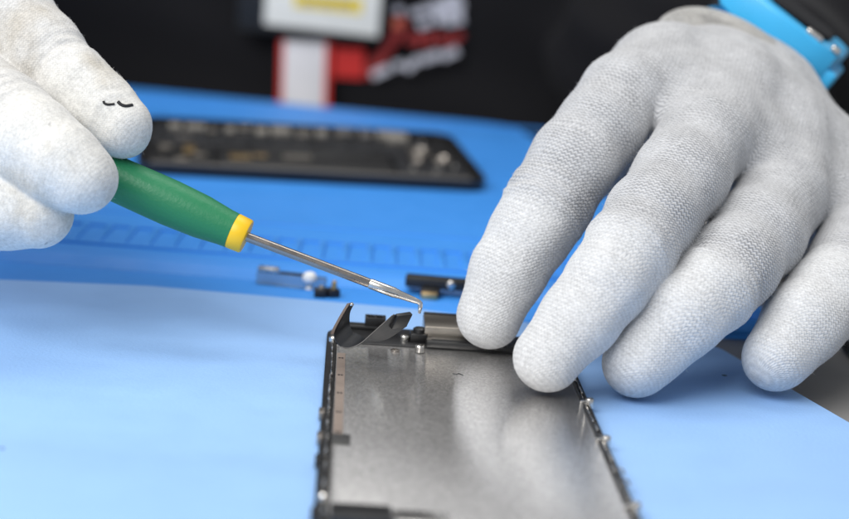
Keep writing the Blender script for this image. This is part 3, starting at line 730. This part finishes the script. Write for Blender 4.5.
# cuff: rolled rib band round the wrist, watch beyond it
wa = P(742, 78, 58.2)
wax = V(0.34, 1.0, 0.06).normalized(); wa = wa - wax * 0.95 - V(0.15, 0, 0)
side = (P(830, 110, 60) - P(690, 12, 60)); side = (side - wax * side.dot(wax)).normalized(); up = side.cross(wax)
if up.z < 0: up = -up
WMx = Matrix((side, up, wax)).transposed().to_4x4(); WMx.translation = wa
def ring_band(prof, rx, ry, n=72, M_=WMx):
    bm = bmesh.new(); rows = []
    for k in range(n):
        a = 2 * math.pi * k / n; rows.append([bm.verts.new(M_ @ V((rx + e) * math.cos(a), (ry + e) * math.sin(a), h)) for e, h in prof])
    m_ = len(prof)
    for k in range(n):
        A, B = rows[k], rows[(k + 1) % n]
        for j in range(m_): bm.faces.new((A[j], A[(j + 1) % m_], B[(j + 1) % m_], B[j]))
    return bm
bm = ring_band([(-1.4, 0.1), (0.02, -0.12), (0.17, 0.05), (0.20, 0.35), (0.20, 0.7), (0.12, 0.95), (-0.1, 1.05), (-1.4, 0.9)], 3.05, 1.62)
cuff = fin(bm, 'cuff', M['cuff'], gl, angle=80)
me = cuff.data; uvl = me.uv_layers.new(name='knit')
WI = WMx.inverted()
for lp in me.loops:
    q = WI @ (me.vertices[lp.vertex_index].co / S); uvl.data[lp.index].uv = (math.atan2(q.y, q.x) * 2.5, q.z)

# --- wristwatch
watch = thing('wristwatch', 'turquoise resin sports watch strapped round the wrist above the right-hand glove', 'watch')
WT = WMx @ Matrix.Translation((0.1, 0.05, 1.95))
bm = ring_band([(0.0, 0.0), (0.18, 0.08), (0.24, 0.4), (0.28, 1.9), (0.22, 2.25), (0.0, 2.3)], 2.6, 1.42, 72, WT); fin(bm, 'strap', M['turquoise'], watch)
Mk = WT @ Matrix.Translation((-0.05, 1.3, 1.3)) @ Matrix.Rotation(-math.pi / 2, 4, 'X') @ Matrix.Rotation(0.03, 4, 'Y')
oct_ = [(-2.45, -1.0), (-1.7, -1.5), (1.9, -1.5), (2.3, -1.05), (2.15, -0.4), (2.3, 0.3), (2.1, 1.25), (1.3, 1.75), (-1.4, 1.75), (-2.2, 1.2)]
bm = bmesh.new(); prism(bm, oct_, 0.0, 1.15, Mk, 0.14, 3)
case = fin(bm, 'case', M['turquoise'], watch)
bm = bmesh.new(); prism(bm, [(x * .62 + .15, y * .62) for x, y in oct_], 1.14, 1.34, Mk, 0.12, 3); fin(bm, 'bezel', M['dial'], case)
bm = bmesh.new(); box(bm, (1.75, -1.2, -0.30), (2.55, 1.2, 0.55), Mk, 0.15, 3); fin(bm, 'lug', M['turquoise'], case)
for (x0, x1, y) in ((0.75, 1.4, 1.45), (1.75, 2.1, 1.2)):
    bm = bmesh.new(); box(bm, (x0, y - 0.14, 1.1), (x1, y + 0.14, 1.32), Mk, 0.07, 3); fin(bm, 'button', M['steel'], case)
bm = bmesh.new(); box(bm, (-3.05, -1.2, 0.1), (-2.1, 1.2, 0.75), Mk, 0.2, 3); fin(bm, 'strap_keeper', M['pale_turq'], watch)

# --- the hand on the left of the photo, pinching the screwdriver
HLb = []
HLb += chain('index', [(-190, -40, 58, 52), (-100, -70, 54, 50), (-45, -28, 51.5, 48), (8, 18, 50.0, 43.5), (45, 53, 49.2, 38.5), (75, 84, 48.7, 35), (99, 107, 48.5, 33.5), (121, 127, 48.3, 31.5)], 2.2)
HLb += chain('middle', [(-190, 0, 58, 52), (-110, 0, 54, 52), (-60, 75, 50, 52), (0, 121, 47.4, 50), (32, 143, 46.8, 46), (60, 163, 46.4, 41), (80, 178, 46.3, 37.5)], 2.4)
HLb += chain('ring', [(-190, 40, 58, 50), (-130, 60, 54, 48), (-90, 130, 50, 46), (-25, 190, 47.6, 45), (5, 207, 47.2, 41), (39, 214, 47.0, 34)], 2.4)
HLb += chain('little', [(-190, 75, 58, 46), (-140, 110, 55, 44), (-110, 180, 52, 40), (-60, 214, 50.5, 36), (-25, 222, 50, 31)], 2.4)
HLb += chain('thumb', [(-185, 60, 59, 46), (-110, 110, 57, 46), (-40, 130, 53, 42), (20, 140, 50.8, 37), (68, 152, 49.9, 31)], 2.0, kg=0.4)
HLb += [pad((-100, -20, 55, 50), (-140, 90, 56, 52)), pad((-170, -10, 58, 54), (-170, 60, 58, 52))]
dl = np.array((CAM - P(20, 100, 48)).normalized() + V(0.2, 0, 0.7)); dl /= np.linalg.norm(dl)
g2 = glove_mesh('glove', HLb, 0.07, M['knit_left'], person, dl)
g2['label'] = 'off-white grubby glove gripping the green screwdriver'
# dark thread stitches on the index fingertip
def surf(px_, py_, zc):                                    # point on the glove facing the lens, found by ray
    from mathutils.bvhtree import BVHTree
    global _bvh
    try: _bvh
    except NameError:
        m_ = g2.data; _bvh = BVHTree.FromPolygons([v.co.copy() for v in m_.vertices], [list(p.vertices) for p in m_.polygons])
    h = _bvh.ray_cast(CAM * S, ray(px_, py_).normalized())
    return (h[0] / S) if h[0] else P(px_, py_, zc)
for pts in (((103.5, 101), (104.5, 103.3), (108, 104.5), (114.5, 104)), ((118, 101.5), (121, 104.5), (126, 106), (132.5, 105))):
    bm = bmesh.new(); tube(bm, spline([surf(x, y, 47.5) + V(0, -0.005, 0.0) for x, y in pts], 5), 0.035 if pts[0][0] < 110 else 0.05, 8)
    fin(bm, 'thread_stitch', M['ink'], g2)

# ------------------------------------------------------------------ jacket: torso and sleeves as one surface
def vv(*a): return np.array(a, float)
sh_r, sh_l = vv(19, 123, 36), vv(-29, 123, 36)
wr = np.array(wa + wax * 5.2 + V(0, 0, -0.4)); el_r = vv(27, 92, 11)
wl = np.array(P(-300, -25, 66)); el_l = vv(-38, 92, 11)
JB = []
def jb(a, b, ra, rb, grp): JB.append(dict(a=vv(*a), b=vv(*b), ra=ra, rb=rb, grp=grp, k=3.0, kg=2.5))
jb(wr, el_r, 2.9, 6.2, 'arm'); jb(el_r, sh_r, 6.4, 8.2, 'arm')
jb((11.2, 106.8, 4.2), (22, 104, 6), 4.6, 6, 'hem')
jb(wl, el_l, 3.6, 6.2, 'arm2'); jb(el_l, sh_l, 6.4, 8.2, 'arm2')
vox = 0.6
lo = vv(-56, 50, -18); hi = vv(48, 148, 56); dims = np.ceil((hi - lo) / vox).astype(int)
X, Y, Z = np.meshgrid(*[lo[i] + vox * np.arange(dims[i], dtype=np.float32) for i in range(3)], indexing='ij')
rr = 8.0; qx = np.abs(X + 5) - (27 - rr); qy = np.abs(Y - 123.2) - (11.6 - rr); qz = np.abs(Z - 12) - (32 - rr)
F = np.sqrt(np.maximum(qx, 0) ** 2 + np.maximum(qy, 0) ** 2 + np.maximum(qz, 0) ** 2) + np.minimum(np.maximum(qx, np.maximum(qy, qz)), 0) - rr
F = F + 0.45 * np.sin(X * 0.33 + 0.9 * Z * 0.4 + 2 * np.sin(Z * 0.21 + X * 0.07)) * np.sin(Z * 0.35 - X * 0.22)
for b in JB:
    d = bone_dist(b, X, Y, Z)
    fold = 0.35 * np.sin(X * 0.9 + Z * 1.3 + 1.5 * np.sin(Y * 0.5)) * np.clip(1 - np.abs(d) / 6, 0, 1)
    d = d + fold; k = 3.0; h = np.clip(0.5 + 0.5 * (F - d) / k, 0, 1); F = F * (1 - h) + d * h - k * h * (1 - h)
g = openvdb.FloatGrid(5.0); g.copyFromArray(np.clip(F, -5, 5).astype(np.float32)); p_, q_ = g.convertToQuads(0.0)
p_ = p_ * vox + lo
me = bpy.data.meshes.new('jacket'); me.from_pydata((p_ * S).tolist(), [], q_[:, ::-1].tolist())
jk = put('jacket', me, M['jacket'], person)
sm = jk.modifiers.new('relax', 'SMOOTH'); sm.factor = 0.5; sm.iterations = 3

# printed emblem on the jacket front (blurred strokes of white and red)
FY = 110.95
def stroke(pts, wpx, mt, name, dy=0.0, parent=None):
    bm = bmesh.new(); pp = [W(x, y, FY - dy) for x, y in pts]
    n = len(pp); h = wpx * FY / FPX / 2; f, bk = [], []
    for i, p in enumerate(pp):
        d = (pp[min(i + 1, n - 1)] - pp[max(i - 1, 0)]).normalized(); nn = V(-d.z, 0, d.x) * h
        f.append((p + nn, p - nn))
    rows = [[bm.verts.new(q) for q in (a, b, b + V(0, .12, 0), a + V(0, .12, 0))] for a, b in f]
    for A, B in zip(rows, rows[1:]):
        for k in range(4): bm.faces.new((A[k], A[(k + 1) % 4], B[(k + 1) % 4], B[k]))
    bm.faces.new(rows[0][::-1]); bm.faces.new(rows[-1])
    return fin(bm, name, mt, parent or emb, False)
emb = bpy.data.objects.new('emblem', None); COL.objects.link(emb); emb.parent = jk; emb['label'] = 'white and red printed emblem on the jacket chest'
stroke([(333, 62), (345, 63), (364, 64)], 30, M['red_print'], 'red_block', .15)
stroke([(366, 76), (385, 52), (398, 32), (404, 18)], 11, M['dark_red'], 'red_swoosh', .17)
stroke([(392, 23), (402, 23)], 10, M['orange'], 'orange_spot', .32)
for (x0, y0, x1, y1, wd) in ((394, 8, 402, 12, 8), (410, 14, 432, 8, 7), (418, 26, 431, 22, 8), (436, 2, 440, 24, 9), (446, -4, 450, 26, 9), (455, -6, 460, 24, 9), (438, 10, 464, 4, 9)):
    stroke([(x0, y0), (x1, y1)], wd, M['white_print'], 'white_stroke', .2 + 0.02 * random.random())
for (x0, y0, x1, y1, wd) in ((408, 44, 416, 34, 8), (416, 34, 421, 46, 7), (428, 32, 430, 46, 9), (438, 34, 447, 44, 9), (450, 44, 462, 33, 8)):
    stroke([(x0, y0), (x1, y1)], wd, M['dark_red'], 'red_stroke', .24 + 0.02 * random.random())
for (x0, y0, x1, y1, wd) in ((372, 76, 390, 68, 8), (394, 66, 404, 64, 8), (406, 70, 420, 58, 8), (422, 60, 440, 54, 9), (442, 57, 458, 50, 9)):
    stroke([(x0, y0), (x1, y1)], wd, M['white_print'], 'white_script', .28 + 0.02 * random.random())

# ------------------------------------------------------------------ badge and strap hanging in front of the jacket
BY = 109.7
def slab(name, corners, Y, th, mt, parent, bev=0.06):
    bm = bmesh.new(); f = [W(x, y, Y) for x, y in corners]
    a = [bm.verts.new(p) for p in f]; b = [bm.verts.new(p + V(0, th, 0)) for p in f]; n = len(f)
    bm.faces.new(a); bm.faces.new(b[::-1])
    for i in range(n): bm.faces.new((a[i], b[i], b[(i + 1) % n], a[(i + 1) % n]))
    bmesh.ops.recalc_face_normals(bm, faces=bm.faces)
    if bev: bmesh.ops.bevel(bm, geom=bm.edges[:], offset=bev, segments=2, profile=0.5, affect='EDGES')
    return fin(bm, name, mt, parent)
bad = thing('id_badge', 'white name badge with yellow bar in a black holder hanging on the jacket', 'badge')
slab('holder', [(238, -70), (394, -60), (383, 43), (237, 30)], BY, 0.5, M['badge_black'], bad, 0.12)
card = slab('card', [(268, -58), (385, -50), (378, 37), (264, 24)], BY - 0.06, 0.055, M['badge_card'], bad, 0.02)
slab('yellow_bar', [(294, -6), (362, -1), (362, 14), (294, 7)], BY - 0.09, 0.025, M['badge_yellow'], card, 0)
for k in range(3):
    slab('dark_line', [(302 + 18 * k, 0 + k), (316 + 18 * k, 1 + k), (316 + 18 * k, 6 + k), (302 + 18 * k, 5 + k)], BY - 0.105, 0.012, M['gold'], card, 0)
strap = thing('neck_strap', 'white lanyard strap with red edges hanging below the name badge', 'lanyard')
slab('webbing', [(284, 40), (326, 42), (323, 140), (281, 140)], BY + 0.75, 0.18, M['strap_white'], strap, 0.03)
slab('red_edge', [(279.5, 40), (284.3, 40), (281.3, 140), (276.5, 140)], BY + 0.72, 0.24, M['red_edge'], strap, 0.03)
slab('red_edge', [(325.7, 42), (331, 42), (328, 140), (322.7, 140)], BY + 0.72, 0.24, M['red_edge'], strap, 0.03)
